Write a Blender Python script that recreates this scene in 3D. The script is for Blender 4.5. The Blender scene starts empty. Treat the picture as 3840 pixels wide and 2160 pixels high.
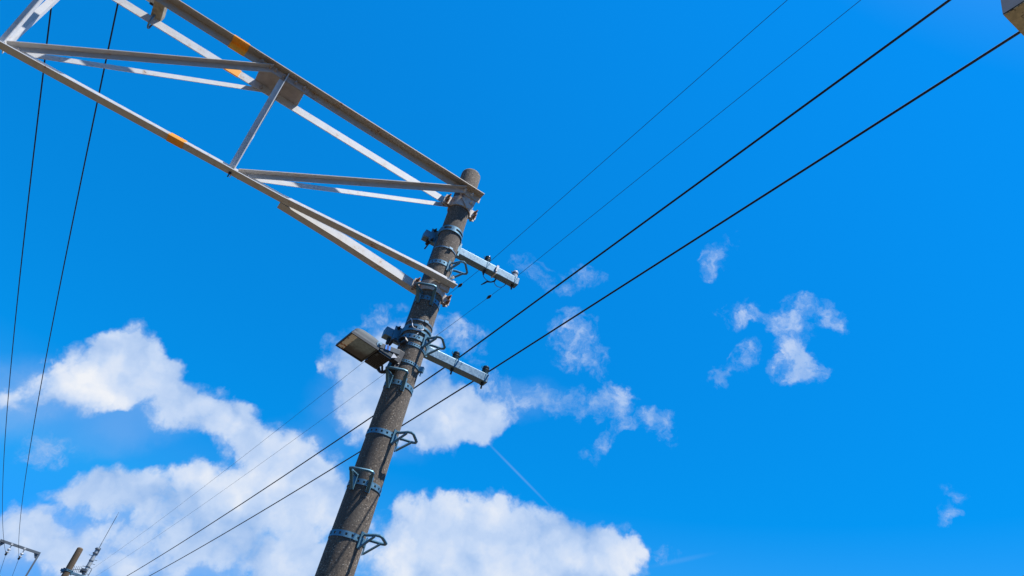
import bpy, bmesh, math, random
from mathutils import Vector, Matrix
random.seed(7)
S = bpy.context.scene
COL = S.collection
R_ = math.radians
V = Vector

# ------------------------------------------------------------------ camera
CAM = V((0, 0, 1.6))
RCAM = Matrix(((0.96961097, -0.24465192, 0.0),
               (-0.14960603, -0.5929226, -0.79124006),
               (0.1935784, 0.76719504, -0.61150566)))
FPX = 2663.0
cd = bpy.data.cameras.new('camera')
co = bpy.data.objects.new('camera', cd)
COL.objects.link(co)
co.matrix_world = Matrix.Translation(CAM) @ RCAM.to_4x4()
cd.sensor_width = 36.0
cd.lens = 36.0 * FPX / 3840.0
cd.clip_start = 0.05
cd.clip_end = 20000
S.camera = co

# ------------------------------------------------------------------ light
SUN_AZ = V((0.927, -0.375, 0)).normalized()          # horizontal direction towards the sun
SUN_EL = R_(68)
SUN_DIR = (SUN_AZ * math.cos(SUN_EL) + V((0, 0, math.sin(SUN_EL)))).normalized()
sd = bpy.data.lights.new('sun', 'SUN')
sd.energy = 5.0
sd.angle = R_(0.53)
sd.color = (1.0, 0.975, 0.94)
so = bpy.data.objects.new('sun', sd)
COL.objects.link(so)
so.rotation_euler = SUN_DIR.to_track_quat('Z', 'Y').to_euler()
S.view_settings.view_transform = 'Standard'
S.view_settings.look = 'None'
S.view_settings.exposure = 1.1
S.view_settings.gamma = 1.0

# ------------------------------------------------------------------ world: sky and clouds
W = bpy.data.worlds.new("World")
S.world = W
W.use_nodes = True
nt = W.node_tree
nt.nodes.clear()


def node(tree, typ, **kw):
    n = tree.nodes.new(typ)
    for k, v in kw.items():
        setattr(n, k, v)
    return n


def put(tree, sock, val):
    if hasattr(val, 'is_output'):
        tree.links.new(val, sock)
    else:
        sock.default_value = val


def mth(tree, op, a, b=None, c=None, clamp=False):
    n = node(tree, 'ShaderNodeMath', operation=op, use_clamp=clamp)
    put(tree, n.inputs[0], a)
    if b is not None:
        put(tree, n.inputs[1], b)
    if c is not None:
        put(tree, n.inputs[2], c)
    return n.outputs[0]


def vmt(tree, op, a, b=None, scale=None):
    n = node(tree, 'ShaderNodeVectorMath', operation=op)
    put(tree, n.inputs[0], a)
    if b is not None:
        put(tree, n.inputs[1], b)
    if scale is not None:
        put(tree, n.inputs['Scale'], scale)
    return n.outputs[0]


def noise(tree, vec, scale, detail=4, rough=0.55, dist=0.0, lac=2.0):
    n = node(tree, 'ShaderNodeTexNoise')
    put(tree, n.inputs['Vector'], vec)
    n.inputs['Scale'].default_value = scale
    n.inputs['Detail'].default_value = detail
    n.inputs['Roughness'].default_value = rough
    n.inputs['Lacunarity'].default_value = lac
    n.inputs['Distortion'].default_value = dist
    return n


def maprange(tree, val, a, b, c=0.0, d=1.0, smooth=True):
    n = node(tree, 'ShaderNodeMapRange')
    n.interpolation_type = 'SMOOTHSTEP' if smooth else 'LINEAR'
    put(tree, n.inputs['Value'], val)
    n.inputs['From Min'].default_value = a
    n.inputs['From Max'].default_value = b
    n.inputs['To Min'].default_value = c
    n.inputs['To Max'].default_value = d
    return n.outputs[0]


def mixc(tree, fac, a, b, blend='MIX'):
    n = node(tree, 'ShaderNodeMix', data_type='RGBA', blend_type=blend)
    put(tree, n.inputs['Factor'], fac)
    for s, v in ((n.inputs['A'], a), (n.inputs['B'], b)):
        s = [i for i in n.inputs if i.name == s.name and i.type == 'RGBA'][0]
        put(tree, s, v)
    return [o for o in n.outputs if o.type == 'RGBA'][0]


def view_dir(x, y):
    """World direction of a bearing measured on the survey image (2576 px wide)."""
    k = 3840.0 / 2576.0
    return (RCAM @ V((x * k - 1920, 1080 - y * k, -FPX))).normalized()


# clouds: (x, y, radius, radius, turn, weight) -- each a patch of sky with its own bearing
CUMULUS = [
    (290, 930, 185, 105, 0, 1.0), (360, 890, 110, 80, 20, 1.0), (230, 960, 150, 95, 0, .95),
    (420, 990, 150, 95, 25, .95), (160, 1010, 110, 80, 0, .6), (30, 990, 100, 80, 0, .62),
    (560, 1040, 170, 85, 28, .85), (690, 1100, 140, 75, 35, .85), (650, 1130, 130, 80, 30, .75),
    (760, 1180, 120, 95, 35, .95), (790, 1260, 110, 95, 0, .95),
    (330, 1235, 170, 70, 0, 1.05), (230, 1245, 120, 60, 0, .8), (530, 1215, 90, 60, 0, .98),
    (480, 1290, 260, 110, 0, .40), (650, 1270, 200, 120, 0, .58), (420, 1380, 300, 120, 0, .34),
    (700, 1400, 220, 110, 0, .50), (830, 1310, 120, 110, 0, .85), (660, 1425, 150, 70, 0, .85), (300, 1360, 260, 130, 0, .25), (560, 1340, 280, 150, 0, .28), (480, 1190, 80, 50, 0, .7), (720, 1200, 140, 110, 20, .6),
    (50, 1340, 150, 75, 10, 1.0), (120, 1400, 180, 80, 15, .6), (250, 1430, 170, 70, 0, .45),
    (1180, 1330, 220, 105, 0, 1.15), (1080, 1310, 140, 90, 0, 1.1), (1320, 1360, 210, 105, 0, 1.15),
    (1480, 1390, 170, 90, 5, 1.1), (1550, 1390, 90, 60, 0, .95), (1100, 1420, 270, 110, 0, .95),
    (1360, 1440, 250, 90, 0, 1.05),
    (1020, 1000, 170, 100, 0, .9), (1110, 1040, 170, 85, 0, 1.0), (1190, 1040, 130, 75, 0, .9),
    (880, 890, 110, 85, -20, .8), (930, 960, 120, 100, 0, .75), (1010, 850, 120, 80, 0, .65),
    (1100, 880, 90, 80, 0, .6), (960, 1080, 130, 80, 0, .5), (1080, 1110, 110, 70, 0, .5),
]
WISPS = [
    (960, 800, 110, 45, -25, .5), (1120, 830, 90, 60, 0, .5), (1250, 985, 110, 50, 5, .66), (1320, 1000, 110, 45, 5, .55), (1170, 870, 80, 90, 20, .5),
    (1370, 1010, 90, 45, 10, .42), (1480, 1010, 120, 55, 0, .55), (1540, 1000, 80, 45, -15, .72),
    (1560, 1060, 90, 45, 20, .5), (1660, 1060, 90, 50, 0, .66), (1690, 1110, 40, 60, 0, .4),
    (1500, 1130, 110, 40, -45, .36), (1440, 830, 90, 70, 0, .52), (1460, 890, 100, 70, 20, .46),
    (1540, 930, 60, 60, 40, .38), (1360, 685, 100, 42, 15, .52), (1470, 695, 65, 38, 0, .50), (1420, 720, 60, 40, 0, .42),
    (1815, 630, 80, 45, -35, .5), (1785, 670, 50, 40, -35, .42), (1870, 790, 80, 50, 0, .64),
    (1940, 800, 100, 42, 0, .66), (2040, 780, 95, 50, 25, .62), (2105, 820, 50, 38, 30, .46),
    (2000, 850, 60, 70, 0, .6), (2005, 905, 80, 70, -10, .85), (2020, 940, 50, 60, 0, .6),
    (1880, 890, 70, 40, -25, .45), (1830, 935, 70, 45, -30, .45), (2400, 1245, 50, 60, 20, .34),
    (2400, 1295, 60, 40, 0, .34), (120, 1130, 130, 60, 0, .42), (120, 900, 100, 50, 0, .4),
    (1660, 1390, 120, 40, 0, .3),
]
TRAILS = [(1300, 1188, 190, 4.5, 45.5, .22), (1710, 1410, 110, 10, -12, .10)]

tc = node(nt, 'ShaderNodeTexCoord')
d_raw = tc.outputs['Generated']


def patch(vec, x, y, rx, ry, ang):
    k = 3840.0 / 2576.0
    a = R_(ang)
    d0 = view_dir(x, y)
    ax = view_dir(x + math.cos(a) * 10, y + math.sin(a) * 10) - d0
    ay = view_dir(x - math.sin(a) * 10, y + math.cos(a) * 10) - d0
    s1 = ax.length / 10 * rx
    s2 = ay.length / 10 * ry
    t1 = (ax - d0 * ax.dot(d0)).normalized()
    t2 = ay - d0 * ay.dot(d0)
    t2 = (t2 - t1 * t2.dot(t1)).normalized()
    t3 = t1.cross(t2)
    m = Matrix((t1, t2, t3)).transposed()
    mp = node(nt, 'ShaderNodeMapping', vector_type='TEXTURE')
    put(nt, mp.inputs['Vector'], vec)
    mp.inputs['Location'].default_value = d0
    mp.inputs['Rotation'].default_value = m.to_euler('XYZ')
    mp.inputs['Scale'].default_value = (s1, s2, 1.0)
    g = node(nt, 'ShaderNodeTexGradient', gradient_type='SPHERICAL')
    nt.links.new(mp.outputs[0], g.inputs[0])
    return g.outputs[1]


def warp(vec, scale, amt, detail):
    n = noise(nt, vec, scale, detail, .6)
    c = vmt(nt, 'SUBTRACT', n.outputs['Color'], (.5, .5, .5))
    return vmt(nt, 'ADD', vec, vmt(nt, 'SCALE', c, scale=amt))


dw = warp(d_raw, 11.0, 0.075, 5)
dw2 = warp(d_raw, 16.0, 0.07, 6)

acc = None
for (x, y, rx, ry, an, w) in CUMULUS:
    b = mth(nt, 'MULTIPLY', patch(dw, x, y, rx * 1.16, ry * 1.18, an), min(w, 1.1) * .85)
    acc = b if acc is None else mth(nt, 'MULTIPLY_ADD', mth(nt, 'SUBTRACT', 1.0, acc), b, acc)
wac = None
for (x, y, rx, ry, an, w) in WISPS:
    b = mth(nt, 'MULTIPLY', patch(dw2, x, y, rx * 1.08, ry * 1.08, an), w)
    wac = b if wac is None else mth(nt, 'MULTIPLY_ADD', mth(nt, 'SUBTRACT', 1.0, wac), b, wac)

HAZE = [(60, 1010, 200, 140, 0, .50), (250, 1120, 190, 60, 0, .16), (1250, 1010, 200, 70, 0, .22), (450, 1370, 450, 180, 0, .86), (300, 1030, 260, 110, 10, .30), (740, 1190, 200, 150, 30, .45),
        (1180, 1410, 420, 130, 0, .58), (980, 1010, 240, 170, 0, .34), (100, 1390, 240, 110, 10, .55)]
hac = None
for (x, y, rx, ry, an, w) in HAZE:
    b = mth(nt, 'MULTIPLY', maprange(nt, patch(dw, x, y, rx, ry, an), 0, .75), w)
    hac = b if hac is None else mth(nt, 'MULTIPLY_ADD', mth(nt, 'SUBTRACT', 1.0, hac), b, hac)

n_big = noise(nt, dw, 12.0, 8, .58).outputs[0]
n_soft = noise(nt, dw, 7.5, 4, .48).outputs[0]
n_lit = noise(nt, vmt(nt, 'ADD', dw, tuple(SUN_DIR * 0.036)), 7.5, 4, .48).outputs[0]
n_fine = noise(nt, dw2, 34.0, 7, .62).outputs[0]
puff = node(nt, 'ShaderNodeTexVoronoi', feature='F1')
put(nt, puff.inputs['Vector'], dw)
puff.inputs['Scale'].default_value = 34.0
n_puff = mth(nt, 'SUBTRACT', .42, puff.outputs['Distance'])

dens = mth(nt, 'ADD', acc, mth(nt, 'MULTIPLY', mth(nt, 'SUBTRACT', n_big, .5), .95))
dens = mth(nt, 'ADD', dens, mth(nt, 'MULTIPLY', n_puff, .34))
dens = mth(nt, 'ADD', dens, mth(nt, 'MULTIPLY', mth(nt, 'SUBTRACT', n_fine, .5), .42))
dens = mth(nt, 'MULTIPLY', dens, maprange(nt, acc, .02, .14))
a_cum = maprange(nt, dens, .17, .56)
wd = mth(nt, 'ADD', wac, mth(nt, 'MULTIPLY', mth(nt, 'SUBTRACT', n_fine, .5), 2.15))
wd = mth(nt, 'ADD', wd, mth(nt, 'MULTIPLY', mth(nt, 'SUBTRACT', n_big, .5), .6))
wd = mth(nt, 'MULTIPLY', wd, maprange(nt, wac, .02, .2))
a_wsp = mth(nt, 'MULTIPLY', maprange(nt, wd, .12, 1.0), .76)
body = mth(nt, 'MAXIMUM', a_cum, a_wsp)
for (x, y, rx, ry, an, w) in TRAILS:
    t = mth(nt, 'MULTIPLY', maprange(nt, patch(d_raw, x, y, rx, ry, an), 0, 1), w)
    body = mth(nt, 'ADD', body, t, clamp=True)
hz_a = mth(nt, 'MULTIPLY', hac, maprange(nt, n_big, .25, .65, .55, 1.0))
alpha = mth(nt, 'MULTIPLY_ADD', mth(nt, 'SUBTRACT', 1.0, hz_a), body, hz_a)
alpha = mth(nt, 'MULTIPLY', alpha, .97)

relief = mth(nt, 'SUBTRACT', n_soft, n_lit)
lit = mth(nt, 'ADD', mth(nt, 'MULTIPLY', relief, 2.5), maprange(nt, dens, .2, 1.1, .36, .60))
lit = mth(nt, 'ADD', lit, mth(nt, 'MULTIPLY', n_puff, .14))
lit = mth(nt, 'ADD', lit, mth(nt, 'MULTIPLY', mth(nt, 'SUBTRACT', n_fine, .5), .16), clamp=True)
cr = node(nt, 'ShaderNodeValToRGB')
put(nt, cr.inputs[0], lit)
cr.color_ramp.elements[0].position = 0.0
cr.color_ramp.elements[0].color = (.30, .50, .86, 1)
cr.color_ramp.elements[1].position = 1.0
cr.color_ramp.elements[1].color = (.94, .96, 1.0, 1)
e = cr.color_ramp.elements.new(.5)
e.color = (.59, .73, .97, 1)
cloud_col = mixc(nt, maprange(nt, body, 0, .75), (.34, .53, .88, 1), cr.outputs[0])

sky = node(nt, 'ShaderNodeTexSky', sky_type='NISHITA')
sky.sun_disc = False
sky.sun_elevation = SUN_EL
sky.sun_rotation = math.atan2(SUN_AZ.x, SUN_AZ.y)
sky.air_density = 1.0
sky.dust_density = 0.3
sky.ozone_density = 1.6
hs = node(nt, 'ShaderNodeHueSaturation')
hs.inputs['Saturation'].default_value = 1.57
hs.inputs['Hue'].default_value = 0.500
hs.inputs['Value'].default_value = 0.70
put(nt, hs.inputs['Color'], sky.outputs[0])
sxyz = node(nt, 'ShaderNodeSeparateXYZ')
put(nt, sxyz.inputs[0], d_raw)
even = mixc(nt, .28, hs.outputs[0], (.02, .90, 2.78, 1))
even = vmt(nt, 'SCALE', even, scale=maprange(nt, sxyz.outputs[2], .15, .9, .86, 1.05, smooth=False))
capped = vmt(nt, 'MINIMUM', even, (.06, 1.12, 3.15))
capped = mixc(nt, maprange(nt, sxyz.outputs[2], .20, -.02, 0, .8), capped, (.85, 1.45, 2.5, 1))
bg1 = node(nt, 'ShaderNodeBackground')
put(nt, bg1.inputs['Color'], capped)
bg1.inputs['Strength'].default_value = 0.15
bg2 = node(nt, 'ShaderNodeBackground')
put(nt, bg2.inputs['Color'], cloud_col)
bg2.inputs['Strength'].default_value = 0.445
ms = node(nt, 'ShaderNodeMixShader')
put(nt, ms.inputs[0], alpha)
nt.links.new(bg1.outputs[0], ms.inputs[1])
nt.links.new(bg2.outputs[0], ms.inputs[2])
wo = node(nt, 'ShaderNodeOutputWorld')
nt.links.new(ms.outputs[0], wo.inputs['Surface'])


# ------------------------------------------------------------------ materials
def new_mat(name):
    m = bpy.data.materials.new(name)
    m.use_nodes = True
    t = m.node_tree
    b = t.nodes['Principled BSDF']
    c = node(t, 'ShaderNodeTexCoord').outputs['Object']
    return m, t, b, c


def bump(t, b, height, strength, dist):
    n = node(t, 'ShaderNodeBump')
    n.inputs['Strength'].default_value = strength
    n.inputs['Distance'].default_value = dist
    put(t, n.inputs['Height'], height)
    t.links.new(n.outputs[0], b.inputs['Normal'])


def stretch(t, c, sx, sy, sz):
    mp = node(t, 'ShaderNodeMapping')
    put(t, mp.inputs['Vector'], c)
    mp.inputs['Scale'].default_value = (sx, sy, sz)
    return mp.outputs[0]


def mat_concrete(name='weathered_concrete', tint=(1, 1, 1), dark=1.0):
    m, t, b, c = new_mat(name)

    def col(r, g, bb):
        return (r * tint[0] * dark, g * tint[1] * dark, bb * tint[2] * dark, 1)
    vo = node(t, 'ShaderNodeTexVoronoi')
    put(t, vo.inputs['Vector'], c)
    vo.inputs['Scale'].default_value = 150
    ra = node(t, 'ShaderNodeSeparateColor')
    put(t, ra.inputs[0], vo.outputs['Color'])
    grain = noise(t, c, 70, 4, .7).outputs[0]
    fine = noise(t, c, 260, 2, .7).outputs[0]
    blot = noise(t, c, 5, 5, .6).outputs[0]
    strk = noise(t, stretch(t, c, 11, 11, .55), 1.0, 4, .6).outputs[0]
    k = mth(t, 'ADD', mth(t, 'MULTIPLY', grain, .65), mth(t, 'MULTIPLY', fine, .35))
    base = mixc(t, maprange(t, k, .30, .72), col(.032, .0245, .0185), col(.170, .132, .095))
    base = mixc(t, mth(t, 'MULTIPLY', maprange(t, ra.outputs[0], .93, .97), .55), base, col(.42, .37, .30))
    base = mixc(t, mth(t, 'MULTIPLY', maprange(t, ra.outputs[1], .88, .93), .8), base, col(.025, .020, .018))
    base = mixc(t, mth(t, 'MULTIPLY', maprange(t, blot, .45, .7), .45), base, col(.085, .075, .062))
    base = mixc(t, mth(t, 'MULTIPLY', maprange(t, strk, .50, .68), .62), base, col(.05, .043, .038))
    put(t, b.inputs['Base Color'], base)
    b.inputs['Roughness'].default_value = .93
    bump(t, b, k, .15, .003)
    return m


def mat_paint(name='weathered_white_paint', col=(.50, .50, .495), rust=.26, band=None):
    m, t, b, c = new_mat(name)
    big = noise(t, c, 3.0, 5, .6).outputs[0]
    med = noise(t, c, 16, 6, .65).outputs[0]
    fin = noise(t, c, 90, 4, .7).outputs[0]
    strk = noise(t, stretch(t, c, 4, 4, 30), 1.0, 4, .65).outputs[0]
    base = mixc(t, maprange(t, med, .35, .7), (col[0], col[1], col[2], 1),
                (col[0] * .90, col[1] * .89, col[2] * .87, 1))
    base = mixc(t, mth(t, 'MULTIPLY', maprange(t, strk, .55, .75), .22), base, (.36, .31, .26, 1))
    rm = mth(t, 'ADD', mth(t, 'MULTIPLY', med, .6), mth(t, 'MULTIPLY', fin, .4))
    rm = mth(t, 'ADD', rm, mth(t, 'MULTIPLY', mth(t, 'SUBTRACT', big, .5), .5))
    th = .72 - .26 * rust
    halo = mth(t, 'MULTIPLY', maprange(t, rm, th - .09, th + .01), .55)
    base = mixc(t, halo, base, (.42, .27, .16, 1))
    base = mixc(t, maprange(t, rm, th, th + .05), base, (.13, .055, .025, 1))
    put(t, b.inputs['Base Color'], base)
    b.inputs['Roughness'].default_value = .62
    bump(t, b, rm, .05, .001)
    return m


def mat_galv(name='galvanised_steel', col=(.50, .53, .55), metal=.55, rough=.46):
    m, t, b, c = new_mat(name)
    a = noise(t, c, 38, 4, .6).outputs[0]
    g = noise(t, c, 7, 4, .6).outputs[0]
    k = mth(t, 'ADD', mth(t, 'MULTIPLY', a, .6), mth(t, 'MULTIPLY', g, .4))
    base = mixc(t, maprange(t, k, .38, .64), (col[0] * .82, col[1] * .83, col[2] * .84, 1),
                (col[0] * 1.1, col[1] * 1.1, col[2] * 1.1, 1))
    put(t, b.inputs['Base Color'], base)
    b.inputs['Metallic'].default_value = metal
    put(t, b.inputs['Roughness'], maprange(t, a, .3, .7, rough - .08, rough + .12))
    bump(t, b, k, .05, .001)
    return m


def mat_plain(name, col, rough=.5, metal=0.0, var=.25, scale=30, spec=.5):
    m, t, b, c = new_mat(name)
    a = noise(t, c, scale, 5, .6).outputs[0]
    base = mixc(t, maprange(t, a, .35, .68), (col[0], col[1], col[2], 1),
                (col[0] * (1 - var), col[1] * (1 - var), col[2] * (1 - var), 1))
    put(t, b.inputs['Base Color'], base)
    b.inputs['Roughness'].default_value = rough
    b.inputs['Metallic'].default_value = metal
    b.inputs['Specular IOR Level'].default_value = spec
    return m


M_CONC = mat_concrete()
M_CONC2 = mat_concrete('brown_concrete', (1.1, .95, .74), .8)
M_PAINT = mat_paint()
M_SHADED = mat_paint('shaded_white_paint', (.31, .28, .24), .40)  # white truss paint with the front top chord's shade put into its colour
M_HALFSHADE = mat_paint('half_shaded_white_paint', (.36, .34, .315), .30)  # same white paint, toned down to carry the shade on the front diagonals
M_RUSTY = mat_paint('rusty_white_paint', (.36, .345, .33), .58)
M_ORANGE = mat_paint('orange_paint', (.90, .34, .008), .12)
M_PLATE = mat_plain('weathered_plate', (.36, .32, .30), .8, 0, .25, 12)
M_GALV = mat_galv('galvanised_steel', (.125, .205, .265))
M_STEP = mat_galv('step_steel', (.075, .175, .235), .5, .5)
M_BAND = mat_galv('band_steel', (.09, .20, .27), .5, .48)
M_DARKST = mat_plain('dark_steel', (.022, .024, .028), .6, .2)
M_RUST = mat_plain('rust', (.20, .085, .04), .9, 0, .6, 60)
M_BLACK = mat_plain('black_rubber', (.012, .012, .014), .55, 0, .3, 20)
M_WIRE = mat_plain('cable_sheath', (.010, .010, .013), .6, 0, .2, 8, .3)
M_GREEN = mat_plain('dark_green_glaze', (.018, .030, .026), .25, 0, .3, 30)
M_WHITE = mat_plain('white_porcelain', (.46, .48, .49), .3, 0, .12, 20)
M_HOOD = mat_plain('grey_lamp_paint', (.06, .075, .085), .75, 0, .18, 14, .25)
M_HOOD2 = mat_plain('pale_lamp_trim', (.09, .105, .115), .7, 0, .18, 14, .3)
M_LFRAME = mat_plain('black_lamp_frame', (.02, .024, .028), .5, 0, .3, 30)
M_BLUE = mat_plain('blue_label', (.02, .20, .62), .5, 0, .1)
M_NAVY = mat_plain('navy_label', (.01, .03, .14), .5, 0, .1)
M_LABEL = mat_plain('white_label', (.50, .51, .53), .5, 0, .1)
M_FARST = mat_plain('far_steel', (.10, .12, .14), .6, .3, .2, 4)
M_MAST = mat_paint('mast_paint', (.26, .29, .31), .15)


def mat_lens():
    m, t, b, c = new_mat('mottled_lamp_lens')
    big = noise(t, c, 9, 5, .6).outputs[0]
    fin = noise(t, c, 40, 5, .65).outputs[0]
    dt = node(t, 'ShaderNodeVectorMath', operation='DOT_PRODUCT')
    put(t, dt.inputs[0], c)
    dt.inputs[1].default_value = (-.30, .95, 0)
    grad = maprange(t, mth(t, 'ADD', dt.outputs['Value'], mth(t, 'MULTIPLY', mth(t, 'SUBTRACT', big, .5), .14)), -.04, .07)
    base = mixc(t, maprange(t, fin, .3, .7), (.24, .33, .35, 1), (.15, .21, .22, 1))
    base = mixc(t, grad, base, (.025, .025, .02, 1))  # lens turns darker towards its far side, with an uneven edge
    put(t, b.inputs['Base Color'], base)
    b.inputs['Roughness'].default_value = .28
    return m


def mat_reflector():
    m, t, b, c = new_mat('peeling_reflector')
    fin = noise(t, c, 18, 5, .6).outputs[0]
    base = mixc(t, maprange(t, fin, .50, .56), (.78, .75, .64, 1), (.34, .11, .045, 1))
    put(t, b.inputs['Base Color'], base)
    b.inputs['Roughness'].default_value = .6
    return m


M_LENS = mat_lens()
M_REFL = mat_reflector()


def mat_roof():
    m, t, b, c = new_mat('mouldy_concrete')
    a = noise(t, c, 12, 6, .65).outputs[0]
    g = noise(t, c, 40, 4, .6).outputs[0]
    base = mixc(t, maprange(t, g, .35, .65), (.66, .57, .38, 1), (.48, .42, .28, 1))
    base = mixc(t, maprange(t, a, .57, .63), base, (.022, .020, .018, 1))
    put(t, b.inputs['Base Color'], base)
    b.inputs['Roughness'].default_value = .95
    bump(t, b, a, .4, .004)
    return m


def mat_ground():
    m, t, b, c = new_mat('dry_ground')
    a = noise(t, c, .15, 8, .6).outputs[0]
    g = noise(t, c, 9, 6, .7).outputs[0]
    base = mixc(t, maprange(t, g, .35, .68), (.064, .042, .024, 1), (.042, .027, .015, 1))
    base = mixc(t, mth(t, 'MULTIPLY', maprange(t, a, .5, .62), .6), base, (.06, .07, .03, 1))
    put(t, b.inputs['Base Color'], base)
    b.inputs['Roughness'].default_value = 1.0
    bump(t, b, g, .5, .02)
    return m


# ------------------------------------------------------------------ mesh helpers
class MB:
    def __init__(self):
        self.bm = bmesh.new()

    def prism(self, path, prof, closed_ends=True):
        """path: list of (origin, axisA, axisB); prof: list of 2d points."""
        rings = []
        for (o, a, b) in path:
            rings.append([self.bm.verts.new(o + a * p[0] + b * p[1]) for p in prof])
        n = len(prof)
        for r0, r1 in zip(rings, rings[1:]):
            for i in range(n):
                self.bm.faces.new((r0[i], r0[(i + 1) % n], r1[(i + 1) % n], r1[i]))
        if closed_ends:
            self.bm.faces.new(rings[0][::-1])
            self.bm.faces.new(rings[-1])
        return self

    def box(self, c, ax, ay, az, sx, sy, sz):
        p = [(-sx / 2, -sy / 2), (sx / 2, -sy / 2), (sx / 2, sy / 2), (-sx / 2, sy / 2)]
        return self.prism([(c - az * sz / 2, ax, ay), (c + az * sz / 2, ax, ay)], p)

    def angle(self, pts, dA, dB, wA, wB, t=.007):
        prof = [(0, 0), (wA, 0), (wA, t), (t, t), (t, wB), (0, wB)]
        return self.prism([(p, dA, dB) for p in pts], prof)

    def tube(self, pts, r, seg=8, cap=True):
        pts = [V(p) for p in pts]
        rr = r if isinstance(r, (list, tuple)) else [r] * len(pts)
        prof = [(math.cos(2 * math.pi * i / seg), math.sin(2 * math.pi * i / seg)) for i in range(seg)]
        path = []
        up = None
        for i, p in enumerate(pts):
            d = (pts[min(i + 1, len(pts) - 1)] - pts[max(i - 1, 0)]).normalized()
            if up is None:
                up = V((0, 0, 1)) if abs(d.z) < .9 else V((1, 0, 0))
            a = d.cross(up).normalized()
            b = a.cross(d).normalized()
            up = b
            path.append((p, a * rr[i], b * rr[i]))
        return self.prism(path, prof, cap)

    def lathe(self, o, axis, prof, seg=20):
        """prof: (radius, height) along axis; closed with caps."""
        axis = axis.normalized()
        up = V((0, 0, 1)) if abs(axis.z) < .9 else V((1, 0, 0))
        a = axis.cross(up).normalized()
        b = axis.cross(a).normalized()
        circ = [(math.cos(2 * math.pi * i / seg), math.sin(2 * math.pi * i / seg)) for i in range(seg)]
        return self.prism([(o + axis * h, a * max(r, 1e-4), b * max(r, 1e-4)) for r, h in prof], circ)

    def arc(self, o, r0, r1, z0, z1, a0, a1, seg=40):
        """part of a ring standing round the vertical through o."""
        full = abs(a1 - a0) > 359.9
        n = seg
        path = []
        rings = []
        for i in range(n + (0 if full else 1)):
            t = R_(a0 + (a1 - a0) * i / n)
            d = V((math.cos(t), math.sin(t), 0))
            rings.append([self.bm.verts.new(o + d * r + V((0, 0, z))) for r, z in ((r0, z0), (r1, z0), (r1, z1), (r0, z1))])
        m = len(rings)
        for i in range(m if full else m - 1):
            p, q = rings[i], rings[(i + 1) % m]
            for k in range(4):
                self.bm.faces.new((p[k], p[(k + 1) % 4], q[(k + 1) % 4], q[k]))
        if not full:
            self.bm.faces.new(rings[0][::-1])
            self.bm.faces.new(rings[-1])
        return self

    def strap(self, o, r, z0, z1, t, holes, seg=48, lip=.3):
        """ring strap with real punched holes; holes(i) says whether cell i is open."""
        zs = [z0, z0 + (z1 - z0) * lip, z1 - (z1 - z0) * lip, z1]
        g = []
        for i in range(seg):
            a = 2 * math.pi * i / seg
            d = V((math.cos(a), math.sin(a), 0))
            g.append([[self.bm.verts.new(o + d * (r + k * t) + V((0, 0, z))) for z in zs] for k in (0, 1)])
        for i in range(seg):
            p, q = g[i], g[(i + 1) % seg]
            for k in (0, 1):
                for j in range(3):
                    if j == 1 and holes(i):
                        continue
                    self.bm.faces.new((p[k][j], q[k][j], q[k][j + 1], p[k][j + 1]))
            for j in (0, 3):
                self.bm.faces.new((p[0][j], q[0][j], q[1][j], p[1][j]))
            if holes(i):
                for j in (1, 2):
                    self.bm.faces.new((p[0][j], q[0][j], q[1][j], p[1][j]))
                if not holes((i - 1) % seg):
                    self.bm.faces.new((p[0][1], p[0][2], p[1][2], p[1][1]))
                if not holes((i + 1) % seg):
                    self.bm.faces.new((q[0][1], q[0][2], q[1][2], q[1][1]))
        return self

    def build(self, name, mat, parent=None, bevel=0, smooth=35, base=None):
        bmesh.ops.recalc_face_normals(self.bm, faces=self.bm.faces[:])
        me = bpy.data.meshes.new(name)
        o = bpy.data.objects.new(name, me)
        COL.objects.link(o)
        off = V((0, 0, 0))
        if parent is not None:
            q = parent
            while q is not None:
                off += q.location
                q = q.parent
            if parent.type == 'MESH':
                pass
        if parent is None and base is not None:
            off = V(base)
            o.location = off
        bmesh.ops.translate(self.bm, verts=self.bm.verts[:], vec=-off)
        self.bm.to_mesh(me)
        self.bm.free()
        me.materials.append(mat)
        if smooth:
            for p in me.polygons:
                p.use_smooth = True
            me.set_sharp_from_angle(angle=R_(smooth))
        if parent is not None:
            o.parent = parent
        if bevel:
            bv = o.modifiers.new('edge', 'BEVEL')
            bv.width = bevel
            bv.segments = 2
            bv.limit_method = 'ANGLE'
            bv.angle_limit = R_(40)
        return o


def tag(o, label=None, cat=None, group=None, kind=None):
    if label:
        o['label'] = label
    if cat:
        o['category'] = cat
    if group:
        o['group'] = group
    if kind:
        o['kind'] = kind
    return o


def empty(name, loc, label, cat, group=None):
    o = bpy.data.objects.new(name, None)
    COL.objects.link(o)
    o.location = loc
    o.empty_display_size = .1
    return tag(o, label, cat, group)


X, Y, Z = V((1, 0, 0)), V((0, 1, 0)), V((0, 0, 1))

# ------------------------------------------------------------------ ground
g = MB()
N = 64
c0 = g.bm.verts.new((0, 0, 0))
ring = [g.bm.verts.new((4000 * math.cos(2 * math.pi * i / N), 4000 * math.sin(2 * math.pi * i / N), 0)) for i in range(N)]
for i in range(N):
    g.bm.faces.new((c0, ring[i], ring[(i + 1) % N]))
tag(g.build('ground', mat_ground(), smooth=0), kind='structure')

# ------------------------------------------------------------------ frames of reference on site
PO = V((-.6635, 4.9558, 0))
U = V((.902, .432, 0)).normalized()
NN = V((-U.y, U.x, 0))
U2 = V((.93, .367, 0)).normalized()
N2 = V((-U2.y, U2.x, 0))
FARP = V((-11.581, 25.493, 0))


def sn(s, n, z):
    return PO + U * s + NN * n + Z * z


def s2(s, n, z, o=PO):
    return o + U2 * s + N2 * n + Z * z


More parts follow.
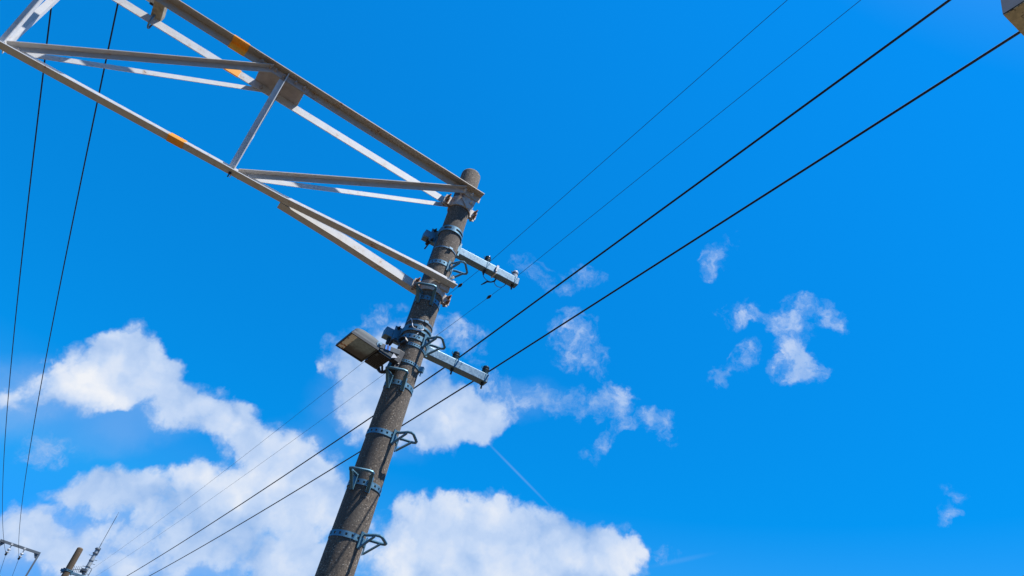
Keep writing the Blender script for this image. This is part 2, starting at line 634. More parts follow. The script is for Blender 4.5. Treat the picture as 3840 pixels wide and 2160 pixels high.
def prad(z):
    return (.19 + (6.68 - z) / 75) / 2


# ------------------------------------------------------------------ near concrete pole
def pole(base, top, name, mat, label, seg=48):
    root = empty(name, base, label, 'utility pole')
    m = MB()
    prof = [(prad(z), z) for z in [i * top / 24 - (.05 if i == 24 else 0) for i in range(25)]]
    rt = prof[-1][0]
    for k in range(1, 7):
        a = k / 6 * math.pi / 2
        prof.append((rt * (.28 + .72 * math.cos(a)) if k < 6 else rt * .28, top - .05 + .05 * math.sin(a)))
    m.lathe(base, Z, prof, seg)
    m.build('shaft', mat, root, smooth=50)
    return root


p_near = pole(PO, 6.70, 'utility_pole', M_CONC,
              'large speckled concrete pole in front carrying the lamp and the white steel truss')

m = MB()
pts = []
for i in range(14):
    z = 5.86 - i * (5.86 - 4.62) / 13
    a = R_(-187 + (i % 3) * .8)
    pts.append(PO + V((math.cos(a), math.sin(a), 0)) * (prad(z) + .008) + Z * z)
m.tube(pts, .008, 8)
tag(m.build('conduit', M_STEP), 'thin grey cable running down the left side of the big concrete pole', 'cable')

for (z, nm, lab) in ((5.615, 'strap', 'thin steel strap with buckle just under the upper crossarm clamp'),
                     (4.795, 'strap', 'thin steel strap round the pole just above the lower crossarm clamp')):
    root = empty(nm, PO + Z * z, lab, 'strap', 'thin steel straps round the big pole')
    r = prad(z) + .001
    MB().arc(PO, r, r + .004, z - .006, z + .006, 0, 360, 48).build('loop', M_GALV, root)
    a = R_(-62)
    d = V((math.cos(a), math.sin(a), 0))
    tn = V((-d.y, d.x, 0))
    MB().box(PO + d * (r + .009) + Z * z, tn, Z, d, .035, .02, .012).build('buckle', M_GALV, root)

# ------------------------------------------------------------------ pole steps
FRONT, SIDE = -97.0, -14.0


def pole_step(z, az, label):
    root = empty('pole_step', PO + Z * z, label, 'pole step', 'steel steps up the big concrete pole')
    r = prad(z)
    MB().strap(PO, r + .0015, z - .021, z + .021, .003, lambda i: i % 3 == 1, 54).build('band', M_BAND, root, smooth=30)
    a = R_(az)
    d = V((math.cos(a), math.sin(a), 0))
    t = V((-d.y, d.x, 0))
    rod = MB()
    out, hw, hf = r + .135, .088, .052
    zl = z + .035
    L = [d * (r + .008) - t * hf, d * (r + .03) - t * hf]
    L += [d * (out - .035) - t * (hw - .006), d * (out - .012) - t * (hw - .010), d * out - t * (hw - .030)]
    L2 = [V(p) - 2 * t * p.dot(t) for p in L[::-1]]
    rod.tube([PO + p + Z * zl for p in L + L2], .0105, 8)
    rod.build('loop', M_STEP, root)
    for sgn in (-1, 1):
        # the foot follows the shaft: base point on the surface at tangential offset
        ang = math.asin(hf / r) * sgn
        dd = (d * math.cos(ang) + t * math.sin(ang)).normalized()
        tt = V((-dd.y, dd.x, 0))
        MB().box(PO + dd * (r + .009) + Z * (z - .008), tt, Z, dd, .030, .115, .008).build('foot', M_STEP, root)
        p0 = PO + dd * (r + .012) + Z * (z - .060)
        p1 = PO + d * (out - .045) + t * sgn * (hw - .014) + Z * (zl - .006)
        ax = (p1 - p0).normalized()
        w = t * 1.0
        h = ax.cross(w).normalized()
        MB().box((p0 + p1) / 2, w, h, ax, .024, .007, (p1 - p0).length).build('brace', M_STEP, root)
    return root


for z, az, lab in (
        (5.44, SIDE, 'topmost loop step, beside the upper crossarm'),
        (5.03, FRONT, 'loop step facing the viewer just under the truss lower clamp'),
        (4.63, SIDE, 'loop step sticking out above the lower crossarm'),
        (4.195, FRONT, 'loop step facing the viewer just below the street lamp'),
        (3.775, SIDE, 'middle side step, alone between two viewer-facing steps below the lamp'),
        (3.375, FRONT, 'lowest step facing the viewer, below the middle side step'),
        (3.01, SIDE, 'lowest step of all, near the bottom of the picture')):
    pole_step(z, az, lab)

# ------------------------------------------------------------------ steel truss
ZT = 6.34
truss = empty('truss_beam', sn(0, 0, ZT), 'white weathered steel lattice truss with orange bands clamped to the pole top', 'steel truss')
SL = -7.1


def part(m, name, mat, parent=truss, **k):
    return m.build(name, mat, parent, **k)


def cz(s):
    return 5.182 + (s + 3.6) * .0165 if s < -1.4 else 5.218


legA, legB = -.128, .118
part(MB().angle([sn(SL, legA, ZT), sn(.118, legA, ZT)], -NN, -Z, .078, .078, .008), 'top_chord', M_SHADED)
part(MB().angle([sn(SL, legB, ZT), sn(.10, legB, ZT)], NN, -Z, .078, .078, .008), 'top_chord', M_PAINT)
pC = [sn(s, 0, cz(s)) for s in (SL, -3.6, -1.44)] + [sn(-.9, -.052, 5.219), sn(-.12, -.128, 5.212), sn(.13, -.137, 5.212)]
part(MB().angle(pC, -NN, Z, .078, .078, .008), 'bottom_chord', M_PAINT)
pD = [sn(-1.43, .003, 5.216), sn(-.9, .048, 5.219), sn(-.12, .122, 5.21), sn(.12, .136, 5.21)]
part(MB().angle(pD, NN, Z, .078, .078, .008), 'fork_arm', M_PAINT)


def web(p0, p1, side, front, nm, w=.05):
    """angle bar from the bottom chord to a top chord; in-plane leg plus a standing leg."""
    ax = (p1 - p0).normalized()
    nrm = ax.cross(U) if abs(ax.dot(U)) < .8 else ax.cross(Z)
    nrm.normalize()
    if nrm.dot(NN) > 0:
        nrm = -nrm                    # towards the viewer's side
    per = nrm.cross(ax).normalized()
    if per.dot(side) < 0:
        per = -per
    st = nrm if front else -nrm
    corner = -per * w / 2
    return part(MB().angle([p0 + corner, p1 + corner], per, st, w, w, .006), nm, M_HALFSHADE if front and nm == 'web_diagonal' else M_PAINT)


NODES = [(-1.865, -1.905), (-3.535, -3.60), (-5.2, -5.27)]
for sb, stp in NODES:
    web(sn(sb, -.007, cz(sb) + .026), sn(stp, legA - .007, ZT - .010), -U, True, 'web_post')
    web(sn(sb, .015, cz(sb) + .026), sn(stp, legB + .016, ZT - .010), -U, False, 'web_post', .045)
for s0, s1 in ((-1.80, -.05), (-3.49, -2.0), (-5.13, -3.69), (-6.8, -5.35)):
    web(sn(s0, -.009, cz(s0) + .030), sn(s1, legA - .009, ZT - .040), -Z, True, 'web_diagonal')
    web(sn(s0, .017, cz(s0) + .030), sn(s1 - .01, legB + .018, ZT - .040), -Z, False, 'web_diagonal', .042)

# paint bands wrap the three chords
for (ss, se) in ((-2.39, -2.25), (-5.6, -5.46)):
    e_ = .0025
    part(MB().angle([sn(ss, legA + e_, ZT + e_), sn(se, legA + e_, ZT + e_)], -NN, -Z, .078 + 2 * e_, .078 + 2 * e_, .008 + 2 * e_), 'orange_band', M_ORANGE)
    part(MB().angle([sn(ss + .03, legB - e_, ZT + e_), sn(se + .02, legB - e_, ZT + e_)], NN, -Z, .078 + 2 * e_, .078 + 2 * e_, .008 + 2 * e_), 'orange_band', M_ORANGE)
    part(MB().angle([sn(ss + .04, e_, cz(ss) - e_), sn(se + .02, e_, cz(se) - e_)], -NN, Z, .078 + 2 * e_, .078 + 2 * e_, .008 + 2 * e_), 'orange_band', M_ORANGE)

for sc in (-1.905, -5.27):
    part(MB().box(sn(sc, -.005, ZT + .006), U, NN, Z, .405, .36, .008), 'gusset_plate', M_PLATE)
# splice plates on the inside of the top chords at the gusset
part(MB().box(sn(-1.905, legA - .012, ZT - .042), U, Z, NN, .46, .064, .006), 'splice_plate', M_PLATE)


def bolt(o, d, r=.013, h=.016, nm='bolt', mat=None, parent=truss, stem=.012):
    mm = MB()
    mm.lathe(o, d, [(r * 1.25, 0), (r * 1.25, .003)], 12)
    mm.lathe(o + d * .003, d, [(r, 0), (r, h * .7), (r * .85, h)], 6)
    mm.lathe(o + d * (.003 + h), d, [(r * .5, 0), (r * .5, stem)], 8)
    return part(mm, nm, mat or M_PLATE, parent, smooth=30)


for s in (-2.11, -2.03, -1.985, -1.80, -1.72):
    bolt(sn(s, legA - .016, ZT - .040), -NN)
bolt(sn(-1.905, legA - .016, ZT - .05), -NN)
bolt(sn(-2.03, legB - .001, ZT - .045), -NN)
for s in (-.06, .02):
    bolt(sn(s, legA - .012, ZT - .045), -NN, mat=M_PAINT)
bolt(sn(-1.855, -.015, 5.285), -NN, .011, .012, mat=M_PAINT)
bolt(sn(-1.855, -.035, 5.203), -Z, .010, .012, mat=M_DARKST, stem=.03)
bolt(sn(-1.73, -.017, 5.265), -NN, .011, .012)
bolt(sn(-3.43, -.017, 5.24), -NN, .011, .012)
for s in (-1.30, -1.20):
    p = V((0, 0, 0))
    f = (s + 1.44) / .54
    bolt(sn(s, -.052 * f - .003, 5.268), -NN, .008, .006, mat=M_RUST, stem=.001)
# cross tube with its U-bolt near the upper left
part(MB().box(sn(-2.99, -.09, ZT + .043), U, NN, Z, .085, .47, .085), 'cross_tube', mat_plain('stained_tube', (.33, .27, .18), .85, 0, .45, 18), bevel=.006)
ub = MB()
q = [sn(-3.0, legB - .03, ZT + .03)]
for k in range(13):
    a = math.pi * k / 12
    q.append(sn(-3.0, legB + .028 - .055 * math.cos(a), ZT - .045 - .045 * math.sin(a)))
q.append(sn(-3.0, legB + .083, ZT + .03))
ub.tube(q, .008, 8)
part(ub, 'u_bolt', M_GALV)
part(MB().angle([sn(-3.17, -.045, ZT + .03), sn(-3.03, -.045, ZT + .03)], NN, Z, .075, .06, .007), 'stub_angle', M_PAINT)
part(MB().lathe(sn(-3.038, .03, ZT + .03), -U, [(.011, 0), (.011, .03)], 8), 'tube_bolt', M_DARKST)


def collar(z, h, mat, tz):
    r = prad(z) + .002
    cl = MB()
    for a0 in (4, 184):
        base = math.degrees(math.atan2(U.y, U.x))
        cl.arc(PO, r, r + .010, z - h / 2, z + h / 2, base + a0, base + a0 + 172, 36)
    o = part(cl, 'clamp_collar', mat)
    for sg in (-1, 1):
        for side in (-1, 1):
            part(MB().box(sn(sg * (r + .038), side * .015, z), U, NN, Z, .070, .008, h * .85), 'clamp_ear', mat)
        for dz in (-.028, .028):
            b = MB()
            b.lathe(sn(sg * (r + .05), -.07, z + dz), NN, [(.008, 0), (.008, .12)], 8)
            b.lathe(sn(sg * (r + .05), -.036, z + dz), NN, [(.016, 0), (.016, .014)], 6)
            b.lathe(sn(sg * (r + .05), .022, z + dz), NN, [(.016, 0), (.016, .014)], 6)
            part(b, 'clamp_bolt', M_RUST, smooth=30)


collar(6.205, .115, M_RUSTY, ZT)
collar(5.165, .10, M_RUSTY, 5.2)
# tie plates between collars and chords
tp = MB()
pf = [(-.09, 0.0), (.09, 0.0), (.075, -.11), (.02, -.13)]
tp.prism([(sn(0, legA + .004, ZT - .075), U, Z), (sn(0, legA + .012, ZT - .075), U, Z)], pf)
part(tp, 'tie_plate', M_RUSTY)
tp = MB()
tp.prism([(sn(0, legB - .006, ZT - .075), U, Z), (sn(0, legB + .002, ZT - .075), U, Z)], pf)
part(tp, 'tie_plate', M_RUSTY)
bolt(sn(.045, legA - .004, ZT - .125), -NN, .012, .014, mat=M_PAINT)
part(MB().box(sn(.06, -.112, 5.20), U, NN, Z, .09, .03, .07), 'tie_plate', M_RUSTY)
bolt(sn(.09, -.15, 5.305), Z, .014, .014, mat=M_PAINT)


# ------------------------------------------------------------------ crossarms and insulators
def crossarm(z, sL, sR, label, o=PO, name='crossarm', far=False, w=.082):
    root = empty(name, s2(0, .15, z, o), label, 'crossarm')
    n0 = .112
    nc = n0 + w / 2
    t = .004
    beam = MB()
    h = w / 2
    beam.prism([(s2(sL, nc, z, o), N2, Z), (s2(sR, nc, z, o), N2, Z)],
               [(-h, -h), (h, -h), (h, h), (-h, h)])
    beam.build('beam', M_GALV, root, bevel=.006)
    r = prad(z)
    bd = MB()
    ba = math.degrees(math.atan2(-N2.y, -N2.x))
    zc = z + .012
    # strap: two rails joined at the ends with one long slot in front
    for z0, z1 in ((zc - .030, zc - .012), (zc + .012, zc + .030)):
        bd.arc(o, r + .002, r + .009, z0, z1, ba - 96, ba + 96, 40)
    for a0, a1 in ((-96, -60), (-22, 2), (66, 96)):
        bd.arc(o, r + .002, r + .009, zc - .012, zc + .012, ba + a0, ba + a1, 12)
    bd.build('clamp_band', M_BAND, root)
    for sg in (-1, 1):
        wg = MB()
        a = R_(ba + sg * 90)
        d = V((math.cos(a), math.sin(a), 0))
        # wing plate: from the band back to the arm face
        wg.box(o + d * (r + .006) + N2 * .035 + Z * zc, N2, Z, d, .075, .066, .008)
        wg.build('wing_plate', M_BAND, root)
        wg = MB()
        wg.box(s2(-sg * (r + .028), n0 - .006, z, o), U2, Z, N2, .06, .15, .008)
        wg.build('arm_plate', M_BAND, root)
        for dz in (-.06, .06):
            b = MB()
            b.lathe(s2(-sg * (r + .03), n0 - .045, z + dz, o), N2, [(.007, 0), (.007, .19)], 8)
            b.lathe(s2(-sg * (r + .03), n0 - .022, z + dz, o), N2, [(.014, 0), (.014, .012)], 6)
            b.build('clamp_bolt', M_DARKST, root, smooth=30)
    MB().lathe(s2(sL + .055, nc - .01, z - h, o), -Z, [(.014, 0), (.014, .055), (.010, .06)], 10).build('drop_bolt', M_BLACK, root)
    return root, nc


def insulator(s, z, nc, mat, label, o=PO, w=.082):
    b0 = s2(s, nc, z + w / 2, o)
    root = empty('insulator', b0, label, 'insulator', 'pin insulators on the crossarms')
    MB().lathe(b0, Z, [(.021, 0), (.025, .004), (.030, .010), (.031, .040), (.026, .046), (.024, .054), (.029, .060),
                       (.031, .070), (.028, .082), (.016, .088), (.006, .090)], 24).build('bell', mat, root)
    sp = MB()
    h = w / 2
    sp.prism([(s2(s - .004, nc, z, o), N2, Z), (s2(s + .004, nc, z, o), N2, Z)],
             [(-h - .0035, -h - .0035), (h + .0035, -h - .0035), (h + .0035, h + .0035), (-h - .0035, h + .0035)])
    sp.build('strap', M_STEP, root)
    MB().lathe(s2(s, nc, z - h - .003, o), -Z, [(.015, 0), (.015, .012), (.008, .013), (.008, .05)], 10).build('pin_bolt', M_BLACK, root)
    tw = MB()
    tw.arc(b0, .0245, .031, .047, .055, 0, 360, 24)
    tw.tube([b0 + Z * .051 - U2 * .03, b0 + Z * .060 - U2 * .042, b0 + Z * .078 - U2 * .040], .003, 6)
    tw.build('binding_wire', M_BLACK if mat is not M_WHITE else M_DARKST, root)
    return root


Z1, Z2 = 5.835, 4.703
arm1, nc = crossarm(Z1, -.208, .812, 'upper galvanised square crossarm, the one with one white insulator')
arm2, nc = crossarm(Z2, -.232, .752, 'lower galvanised square crossarm beside the street lamp, with two black insulators')
insulator(.458, Z1, nc, M_GREEN, 'dark insulator on the upper crossarm, next to the white one')
insulator(.768, Z1, nc, M_WHITE, 'white porcelain insulator at the outer end of the upper crossarm')
insulator(.425, Z2, nc, M_GREEN, 'dark insulator on the lower crossarm nearer the pole')
insulator(.722, Z2, nc, M_GREEN, 'dark insulator at the outer tip of the lower crossarm')

# white tie and hanging leads on the upper arm
tie = empty('cable_tie', s2(.56, nc, Z1), 'white tie wrapped round the middle of the upper crossarm', 'cable tie')
h = .041
mm = MB()
mm.prism([(s2(.553, nc, Z1), N2, Z), (s2(.566, nc, Z1), N2, Z)],
         [(-h - .005, -h - .005), (h + .005, -h - .005), (h + .005, h + .005), (-h - .005, h + .005)])
mm.build('band', M_LABEL, tie)
mm = MB()
mm.box(s2(.56, nc - h - .010, Z1 + .022), U2, Z, N2, .022, .045, .012)
mm.box(s2(.556, nc - h - .010, Z1 - .012), U2, Z, N2, .014, .03, .012)
mm.build('buckle', M_LABEL, tie)


def at_n2(x, y, off):
    """point above the line parallel to the arms at distance off behind the pole (full-size survey pixels)."""
    d = RCAM @ V((x - 1920, 1080 - y, -FPX))
    k = (PO + N2 * off - CAM).dot(N2) / d.dot(N2)
    return CAM + d * k


def smooth_curve(pts, n=6):
    out = []
    P = [pts[0]] + list(pts) + [pts[-1]]
    for i in range(1, len(P) - 2):
        for k in range(n):
            t = k / n
            a, b, c, d = P[i - 1], P[i], P[i + 1], P[i + 2]
            out.append(.5 * ((2 * b) + (c - a) * t + (2 * a - 5 * b + 4 * c - d) * t * t + (3 * b - a - 3 * c + d) * t ** 3))
    out.append(pts[-1])
    return out


lead = empty('jumper_lead', at_n2(1850, 1050, .2), 'thin looped leads with black sleeve ends dangling under the upper crossarm', 'cable')
MB().tube(smooth_curve([at_n2(x, y, .2) for x, y in ((1809, 1016), (1813, 1036), (1824, 1050), (1838, 1056), (1850, 1055), (1858, 1046))]), .0035, 6).build('loop', M_GALV, lead)
MB().tube(smooth_curve([at_n2(x, y, .2) for x, y in ((1854, 1056), (1856, 1066), (1866, 1075), (1880, 1077), (1890, 1072), (1896, 1064))]), .0035, 6).build('loop', M_GALV, lead)
MB().tube([at_n2(x, y, .2) for x, y in ((1804, 1068), (1816, 1062), (1826, 1056), (1840, 1058), (1853, 1055), (1860, 1046))], [.004, .008, .009, .006, .009, .007], 8).build('sleeve', M_BLACK, lead)

# ------------------------------------------------------------------ line wires
crossarm(5.80, -.21, .81, 'short crossarm on the small brown pole at lower left', FARP, far=True)
farlow, _ = crossarm(4.68, -.23, .75, 'second crossarm lower down the small brown pole, below the frame', FARP, far=True)


def catenary(p0, p1, sag, n=40):
    return [p0.lerp(p1, i / n) - Z * (4 * sag * (i / n) * (1 - i / n)) for i in range(n + 1)]


WIRES = ((.488, Z1 + .041 + .051, 5.80 + .09, .115, .0021, 'thin wire from the upper crossarm, held by its dark insulator'),
         (.798, Z1 + .041 + .051, 5.80 + .09, .094, .0021, 'thin wire held by the white insulator on the upper crossarm'),
         (.456, Z2 + .041 + .051, 4.68 + .09, .078, .0072, 'thick black wire held by the lower crossarm inner insulator'),
         (.753, Z2 + .041 + .051, 4.68 + .09, .050, .0072, 'thick black wire from the outermost lower insulator, ending behind the roof corner'))
WD = V((math.sin(R_(-28)), math.cos(R_(-28)), 0))
for i, (s, z, zf, slope, rad, lab) in enumerate(WIRES):
    a = s2(s, nc, z)
    f = s2(s, nc, zf, FARP)
    b = a - WD * 26 + Z * (26 * slope * .86)
    sag2 = 26 * slope * .14 / 4 * -1
    L1 = catenary(b, a, 0.0, 24)
    for k, p in enumerate(L1):
        t = k / 24
        p.z += 26 * slope * .14 * 4 * t * (1 - t) / 4 * 1.0
    L2 = catenary(a, f, .16 if i < 2 else .22, 50)
    root = empty('power_line', a, lab, 'wire', 'wires between the crossarms')
    MB().tube(L1 + L2[1:], rad, 6).build('conductor', M_WIRE, root)
    if i < 2:
        j = L2[1].lerp(L2[2], .1) if i == 0 else L2[1]
        dd = (L2[3] - L2[0]).normalized()
        MB().lathe(j, dd, [(.005, -.02), (.013, 0), (.017, .02), (.006, .06)], 10).build('splice', M_BLACK, root)

# ------------------------------------------------------------------ street lamp
lamp_o = PO + V((-.358, -.295, 4.30))
lamp = empty('street_lamp', lamp_o, 'grey hooded street lamp with mottled lens, to the left of the pole', 'street lamp')
LH, LT = R_(29), R_(5)
LA = V((math.cos(LH) * math.cos(LT), math.sin(LH) * math.cos(LT), -math.sin(LT)))
LB = V((-math.sin(LH), math.cos(LH), 0))
LZ = LA.cross(LB)


def lp(a, b, c):
    return lamp_o + LA * a + LB * b + LZ * c


def rrect(a0, a1, b0, b1, r, n=5):
    out = []
    for cx, cy, st in ((a1 - r, b1 - r, 0), (a0 + r, b1 - r, 90), (a0 + r, b0 + r, 180), (a1 - r, b0 + r, 270)):
        for k in range(n + 1):
            t = R_(st + 90 * k / n)
            out.append((cx + r * math.cos(t), cy + r * math.sin(t)))
    return out


def loft(levels):
    """levels: (outline, height) with equal point counts."""
    m_ = MB()
    rings = [[m_.bm.verts.new(lp(p[0], p[1], z)) for p in o] for o, z in levels]
    n = len(rings[0])
    for r0, r1 in zip(rings, rings[1:]):
        for i in range(n):
            m_.bm.faces.new((r0[i], r0[(i + 1) % n], r1[(i + 1) % n], r1[i]))
    m_.bm.faces.new(rings[0][::-1])
    m_.bm.faces.new(rings[-1])
    return m_


loft([(rrect(-.113, .112, -.132, .132, .010), .007), (rrect(-.110, .112, -.130, .130, .012), .030)]).build('skirt', M_HOOD2, lamp)
loft([(rrect(-.100, .150, -.112, .112, .03), .031), (rrect(-.098, .145, -.110, .110, .035), .060), (rrect(-.088, .125, -.098, .098, .04), .088),
      (rrect(-.070, .095, -.078, .078, .045), .106), (rrect(-.045, .06, -.050, .050, .045), .116), (rrect(-.02, .02, -.02, .02, .019), .119)]).build('hood', M_HOOD, lamp, smooth=55)
fr = MB()
for a0, a1, b0, b1 in ((-.119, .121, -.139, -.129), (-.119, .121, .129, .139), (-.119, -.109, -.129, .129), (.109, .121, -.129, .129)):
    fr.box(lp((a0 + a1) / 2, (b0 + b1) / 2, 0), LA, LB, LZ, a1 - a0, b1 - b0, .020)
fr.build('lens_frame', M_LFRAME, lamp)
lens = MB()
lens.box(lp(.026, 0, .001), LA, LB, LZ, .166, .256, .010)
lo = lens.build('lens', M_LENS, lamp)
rf = MB()
rf.box(lp(-.083, 0, .001), LA, LB, LZ, .051, .256, .010)
ro = rf.build('reflector', M_REFL, lamp)
gb = loft([(rrect(.128, .243, -.127, .110, .012), -.010), (rrect(.128, .243, -.127, .110, .012), .045)])
gbo = gb.build('gear_box', M_LFRAME, lamp)
for k in range(8):
    MB().box(lp(.139 + k * .0132, -.008, -.0125), LA, LB, LZ, .005, .21, .005).build('rib', M_BLACK, gbo)
MB().box(lp(.140, -.088, -.0165), LA, LB, LZ, .014, .036, .002).build('maker_plate', M_HOOD2, gbo)
MB().box(lp(.186, -.1295, .020), LA, LB, LZ, .108, .004, .028).build('trim', M_HOOD, gbo)
AR = (LA + LZ * .26).normalized()
AU = AR.cross(LB)
am = MB()
am.box(lp(.196, -.112, .060), AR, LB, AU, .175, .045, .044)
amo = am.build('arm', M_HOOD2, lamp, bevel=.004)
bb = MB()
bb.lathe(lp(.115, -.118, .045), -LB, [(.026, 0), (.026, .014), (.012, .015), (.012, .028)], 16)
bb.build('pivot', M_GALV, lamp)
for k, (a, mt) in enumerate(((-.032, M_BLUE), (-.017, M_NAVY), (-.002, M_BLUE))):
    MB().box(lp(.196, -.1365, .060) + AR * a, AR, AU, LB, .0135 if k != 1 else .0165, .038, .003).build('sticker', mt, amo)
tri = MB()
tri.prism([(lp(.236, -.133, .000), LA, LZ), (lp(.236, -.131, .000), LA, LZ)], [(0, 0), (.045, .03), (.005, .045)])
tri.build('white_tag', M_LABEL, lamp)
br = MB()
br.box(lp(.325, .02, .09), LA, LB, LZ, .06, .10, .17)
br.build('mounting_bracket', M_DARKST, lamp, bevel=.005)
MB().box(lp(.290, -.06, .05), LA, LB, LZ, .06, .06, .05).build('bracket_foot', M_DARKST, lamp, bevel=.005)
for k in range(3):
    q = []
    for i in range(9):
        t = i / 8
        q.append(lp(.245 + .10 * t, .02 + .05 * math.sin(t * 5 + k) + .028 * k, -.005 + .05 * t - .03 * math.sin(math.pi * t) + .02 * math.sin(9 * t + k)))
    MB().tube(smooth_curve(q, 3), .009, 6).build('supply_cable', M_BLACK, lamp)
for z in (4.392, 4.555):
    MB().strap(PO, prad(z) + .0015, z - .013, z + .013, .003, lambda i: i % 2 == 0, 72, .27).build('clamp_band', M_BAND, lamp, smooth=30)
a = R_(-14)
d = V((math.cos(a), math.sin(a), 0))
t_ = V((-d.y, d.x, 0))
lug = MB()
lug.box(PO + d * (prad(4.392) + .022) + Z * 4.392, t_, Z, d, .03, .045, .035)
lug.lathe(PO + d * (prad(4.392) + .026) + Z * 4.37, -Z, [(.006, 0), (.006, .035)], 8)
lug.build('clamp_lug', M_BAND, lamp)
coil = MB()
ca = R_(-122)
cdv = V((math.cos(ca), math.sin(ca), 0))
ctn = V((-cdv.y, cdv.x, 0))
for k in range(3):
    q = []
    for i in range(17):
        t = 2 * math.pi * i / 16
        q.append(PO + cdv * (prad(4.55) + .02 + .012 * k) + ctn * (.034 * math.cos(t)) + Z * (4.555 + .03 * math.sin(t)))
    coil.tube(q, .007, 6)
coil.tube(smooth_curve([PO + cdv * .13 - ctn * .03 + Z * 4.54, PO + cdv * .16 - ctn * .08 + Z * 4.56, PO + cdv * .14 - ctn * .12 + Z * 4.53]), .012, 8)
coil.build('cable_coil', M_BLACK, lamp)
wl = MB()
fa = lambda deg, z, off=.014: PO + V((math.cos(R_(deg)), math.sin(R_(deg)), 0)) * (prad(z) + off) + Z * z
wl.tube(smooth_curve([fa(-133, 4.80), fa(-122, 4.785, .02), fa(-112, 4.74, .025), fa(-104, 4.70, .03), fa(-88, 4.68, .035), fa(-72, 4.69, .03), fa(-66, 4.715, .02), fa(-76, 4.745, .02)]), .0035, 6)
wl.tube(smooth_curve([fa(-80, 4.66, .02), fa(-82, 4.64, .03), fa(-92, 4.62, .025), fa(-104, 4.605, .016)]), .003, 6)
tag(wl.build('lead_wire', M_LABEL), 'loose white lead wires curling over the pole by the lower crossarm clamp', 'cable')

# ------------------------------------------------------------------ twin feeder wires and their gantry
GA = V((-18.87, 35.27, 0))
FD = V((-.413, .911, 0)).normalized()
gan = empty('gantry', GA + U * .35, 'small grey steel portal frame at the bottom left corner', 'gantry')
zb = 7.90
m = MB()
m.box(GA + U * .35 + Z * zb, U, NN, Z, 1.72, .09, .10)
m.build('beam', M_FARST, gan)
for w_, sg in ((-.48, 1), (1.18, -1)):
    MB().box(GA + U * w_ + Z * (zb - .05) / 2, U, NN, Z, .075, .075, zb - .05).build('leg', M_FARST, gan)
    gq = MB()
    gq.prism([(GA + U * (w_ + .04 * sg) - NN * .01 + Z * (zb - .05), U, Z), (GA + U * (w_ + .04 * sg) + NN * .01 + Z * (zb - .05), U, Z)],
             [(0, 0), (.17 * sg, 0), (.05 * sg, -.19), (0, -.19)])
    gq.build('corner_gusset', M_FARST, gan)
zi = 7.46
for k, lab in ((0, 'leftmost white disc insulator string hanging under the small gantry'),
               (1, 'white disc insulator string under the small gantry, nearer its right leg')):
    o = GA + U * (.55 * k)
    st_ = empty('insulator_string', o + Z * zi, lab, 'insulator', 'insulator strings under the gantry')
    r_ = MB()
    r_.tube([o + Z * zi, o + Z * (zb - .05)], .018, 8)
    r_.lathe(o + Z * (zb - .07), Z, [(.03, 0), (.03, .05)], 10)
    r_.build('link', M_FARST, st_)
    MB().lathe(o - NN * .06 + Z * (zb - .01), -NN, [(.045, 0), (.045, .03)], 12).build('shackle', M_WHITE, st_)
    for zz in (7.66, 7.54):
        MB().lathe(o + Z * zz, Z, [(.03, -.055), (.035, -.02), (.075, -.005), (.088, .008), (.05, .03), (.028, .05)], 16).build('disc', M_WHITE, st_)
    MB().lathe(o + Z * (zi - .06), Z, [(.02, 0), (.05, .03), (.05, .08), (.02, .11)], 10).build('wire_clamp', M_BLACK, st_)
    base = V((-4.84, 4.34, 0)) + U * (.55 * k)
    P = []
    tend = (o - base).dot(FD)
    for i in range(60):
        t = -24 + (tend + 24) * i / 59
        zt = 6.88 - .0368 * t + .001584 * t * t
        lat = (o - (base + FD * tend)) * max(0, t / tend)
        P.append(base + FD * t + lat + Z * zt)
    P[-1] = o + Z * zi
    for i in range(1, 25):
        t = i / 24
        P.append(o + FD * (38 * t) + Z * (zi - 3.2 * t * (1 - t) - 1.2 * t))
    lab2 = ('black feeder wire crossing behind the truss, nearer the left picture edge' if k == 0 else
            'black feeder wire crossing behind the truss, the right one of the steep pair')
    tag(MB().tube(P, .0078, 6).build('feeder_wire', M_WIRE, smooth=60, base=o + Z * zi), lab2, 'wire', 'twin feeder wires running to the gantry')

# ------------------------------------------------------------------ far pole, mast, aerial
pole(FARP, 6.55, 'utility_pole', M_CONC2, 'small distant brown concrete pole at the bottom left', 28)

mo = V((-15.92, 36.7, 0))
mast = empty('antenna_mast', mo, 'slim pale mast with a tall whip aerial at lower left', 'antenna mast')
MB().lathe(mo, Z, [(.16, 0), (.10, 6.5), (.085, 8.9)], 16).build('pole', M_MAST, mast)
w_ = MB()
w_.lathe(mo + X * .03 + Z * 8.5, Z, [(.022, 0), (.022, .65), (.016, .66), (.013, 1.9), (.018, 1.91), (.018, 1.95), (.008, 1.96), (.007, 2.17)], 8)
w_.build('whip', M_FARST, mast)
cl = MB()
cl.arc(mo, .085, .12, 8.62, 8.66, 0, 360, 16)
cl.arc(mo, .085, .12, 8.82, 8.86, 0, 360, 16)
cl.box(mo + X * .10 + Z * 8.74, X, Y, Z, .05, .05, .34)
cl.build('whip_clamp', M_FARST, mast)
for zz, sg in ((8.52, -1), (8.36, 1), (8.18, 1), (8.0, -1), (7.72, 1)):
    MB().tube([mo + Z * zz, mo + X * (.24 * sg) + Z * (zz + .0)], .012, 6).build('rung', M_FARST, mast)
for zz in (8.30, 8.02):
    MB().arc(mo, .09, .105, zz - .02, zz + .02, 0, 360, 16).build('band', M_FARST, mast)
ld = MB()
ld.tube(smooth_curve([mo + X * .09 + Z * 7.98, mo + X * .20 + Z * 7.97, mo + X * .22 + Z * 7.8, mo + X * .18 + Z * 7.2, mo + X * .17 + Z * 6.5]), .016, 6)
ld.build('feeder', M_FARST, mast)
bk = MB()
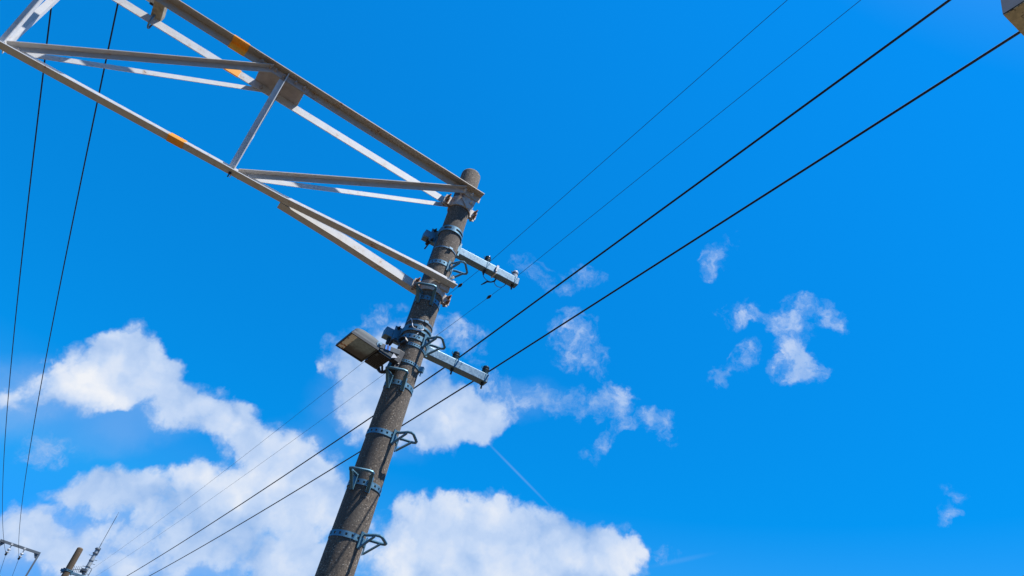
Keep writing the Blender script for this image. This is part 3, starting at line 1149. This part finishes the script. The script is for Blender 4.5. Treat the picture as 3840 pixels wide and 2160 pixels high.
bk.box(mo + V((-.02, -.12, 7.83)), X, Y, Z, .22, .16, .10)
bk.box(mo + V((-.12, -.10, 7.76)), X, Y, Z, .12, .12, .12)
bk.box(mo + V((.05, -.12, 7.62)), X, Y, Z, .12, .10, .14)
bk.build('bracket', M_FARST, mast)
ya = empty('tv_antenna', mo + V((-.15, -.1, 7.83)), 'little comb-like aerial bracketed to the left of the slim mast', 'antenna')
y0 = mo + V((-.12, -.1, 7.83))
y1 = mo + V((-.62, -.2, 7.70))
MB().tube([y0, y1], .014, 6).build('boom', M_FARST, ya)
for k in range(7):
    q = y0.lerp(y1, .12 + .86 * k / 6)
    MB().tube([q - Z * .15 + X * .03, q + Z * .15 - X * .03], .011, 6).build('element', M_FARST, ya)


# ------------------------------------------------------------------ roof corner, upper right
def at_h(x, y, z):
    d = RCAM @ V((x - 1920, 1080 - y, -FPX))
    return CAM + d * ((z - CAM.z) / d.z)


hz = 4.2
K = at_h(3763, 57, hz)
e1 = (at_h(3840, 136, hz) - K).normalized()
e2 = (at_h(3840, 8, hz) - K).normalized()
roof = empty('canopy', K, 'corner of a mould-stained concrete roof at the upper right edge', 'canopy')
LN = 2.6
A = [K, K + e1 * LN, K + e1 * LN + e2 * LN, K + e2 * LN]
kt = at_h(3754, 0, hz + .16)
off = kt - K
rm_ = MB()
vb = [rm_.bm.verts.new(p) for p in A]
vt = [rm_.bm.verts.new(p + off) for p in A]
rm_.bm.faces.new(vb[::-1])
fs_ = MB()
fs_.prism([(K + e2 * (LN * .5) - e1 * .004 + off * .03, e2 * LN, off * .97), (K + e2 * (LN * .5) - e1 * .0005 + off * .03, e2 * LN, off * .97)], [(-.5, 0), (.5, 0), (.5, 1), (-.5, 1)])
rm_.bm.faces.new(vt)
for i in range(4):
    rm_.bm.faces.new((vb[i], vb[(i + 1) % 4], vt[(i + 1) % 4], vt[i]))
rm_.build('roof_slab', mat_roof(), roof)
fs_.build('fascia', mat_plain('grey_fascia', (.085, .09, .10), .8, 0, .3, 10), roof)
pc = K + (e1 + e2) * 1.3
MB().box(V((pc.x, pc.y, hz / 2)), X, Y, Z, .3, .3, hz).build('column', M_CONC2, roof)
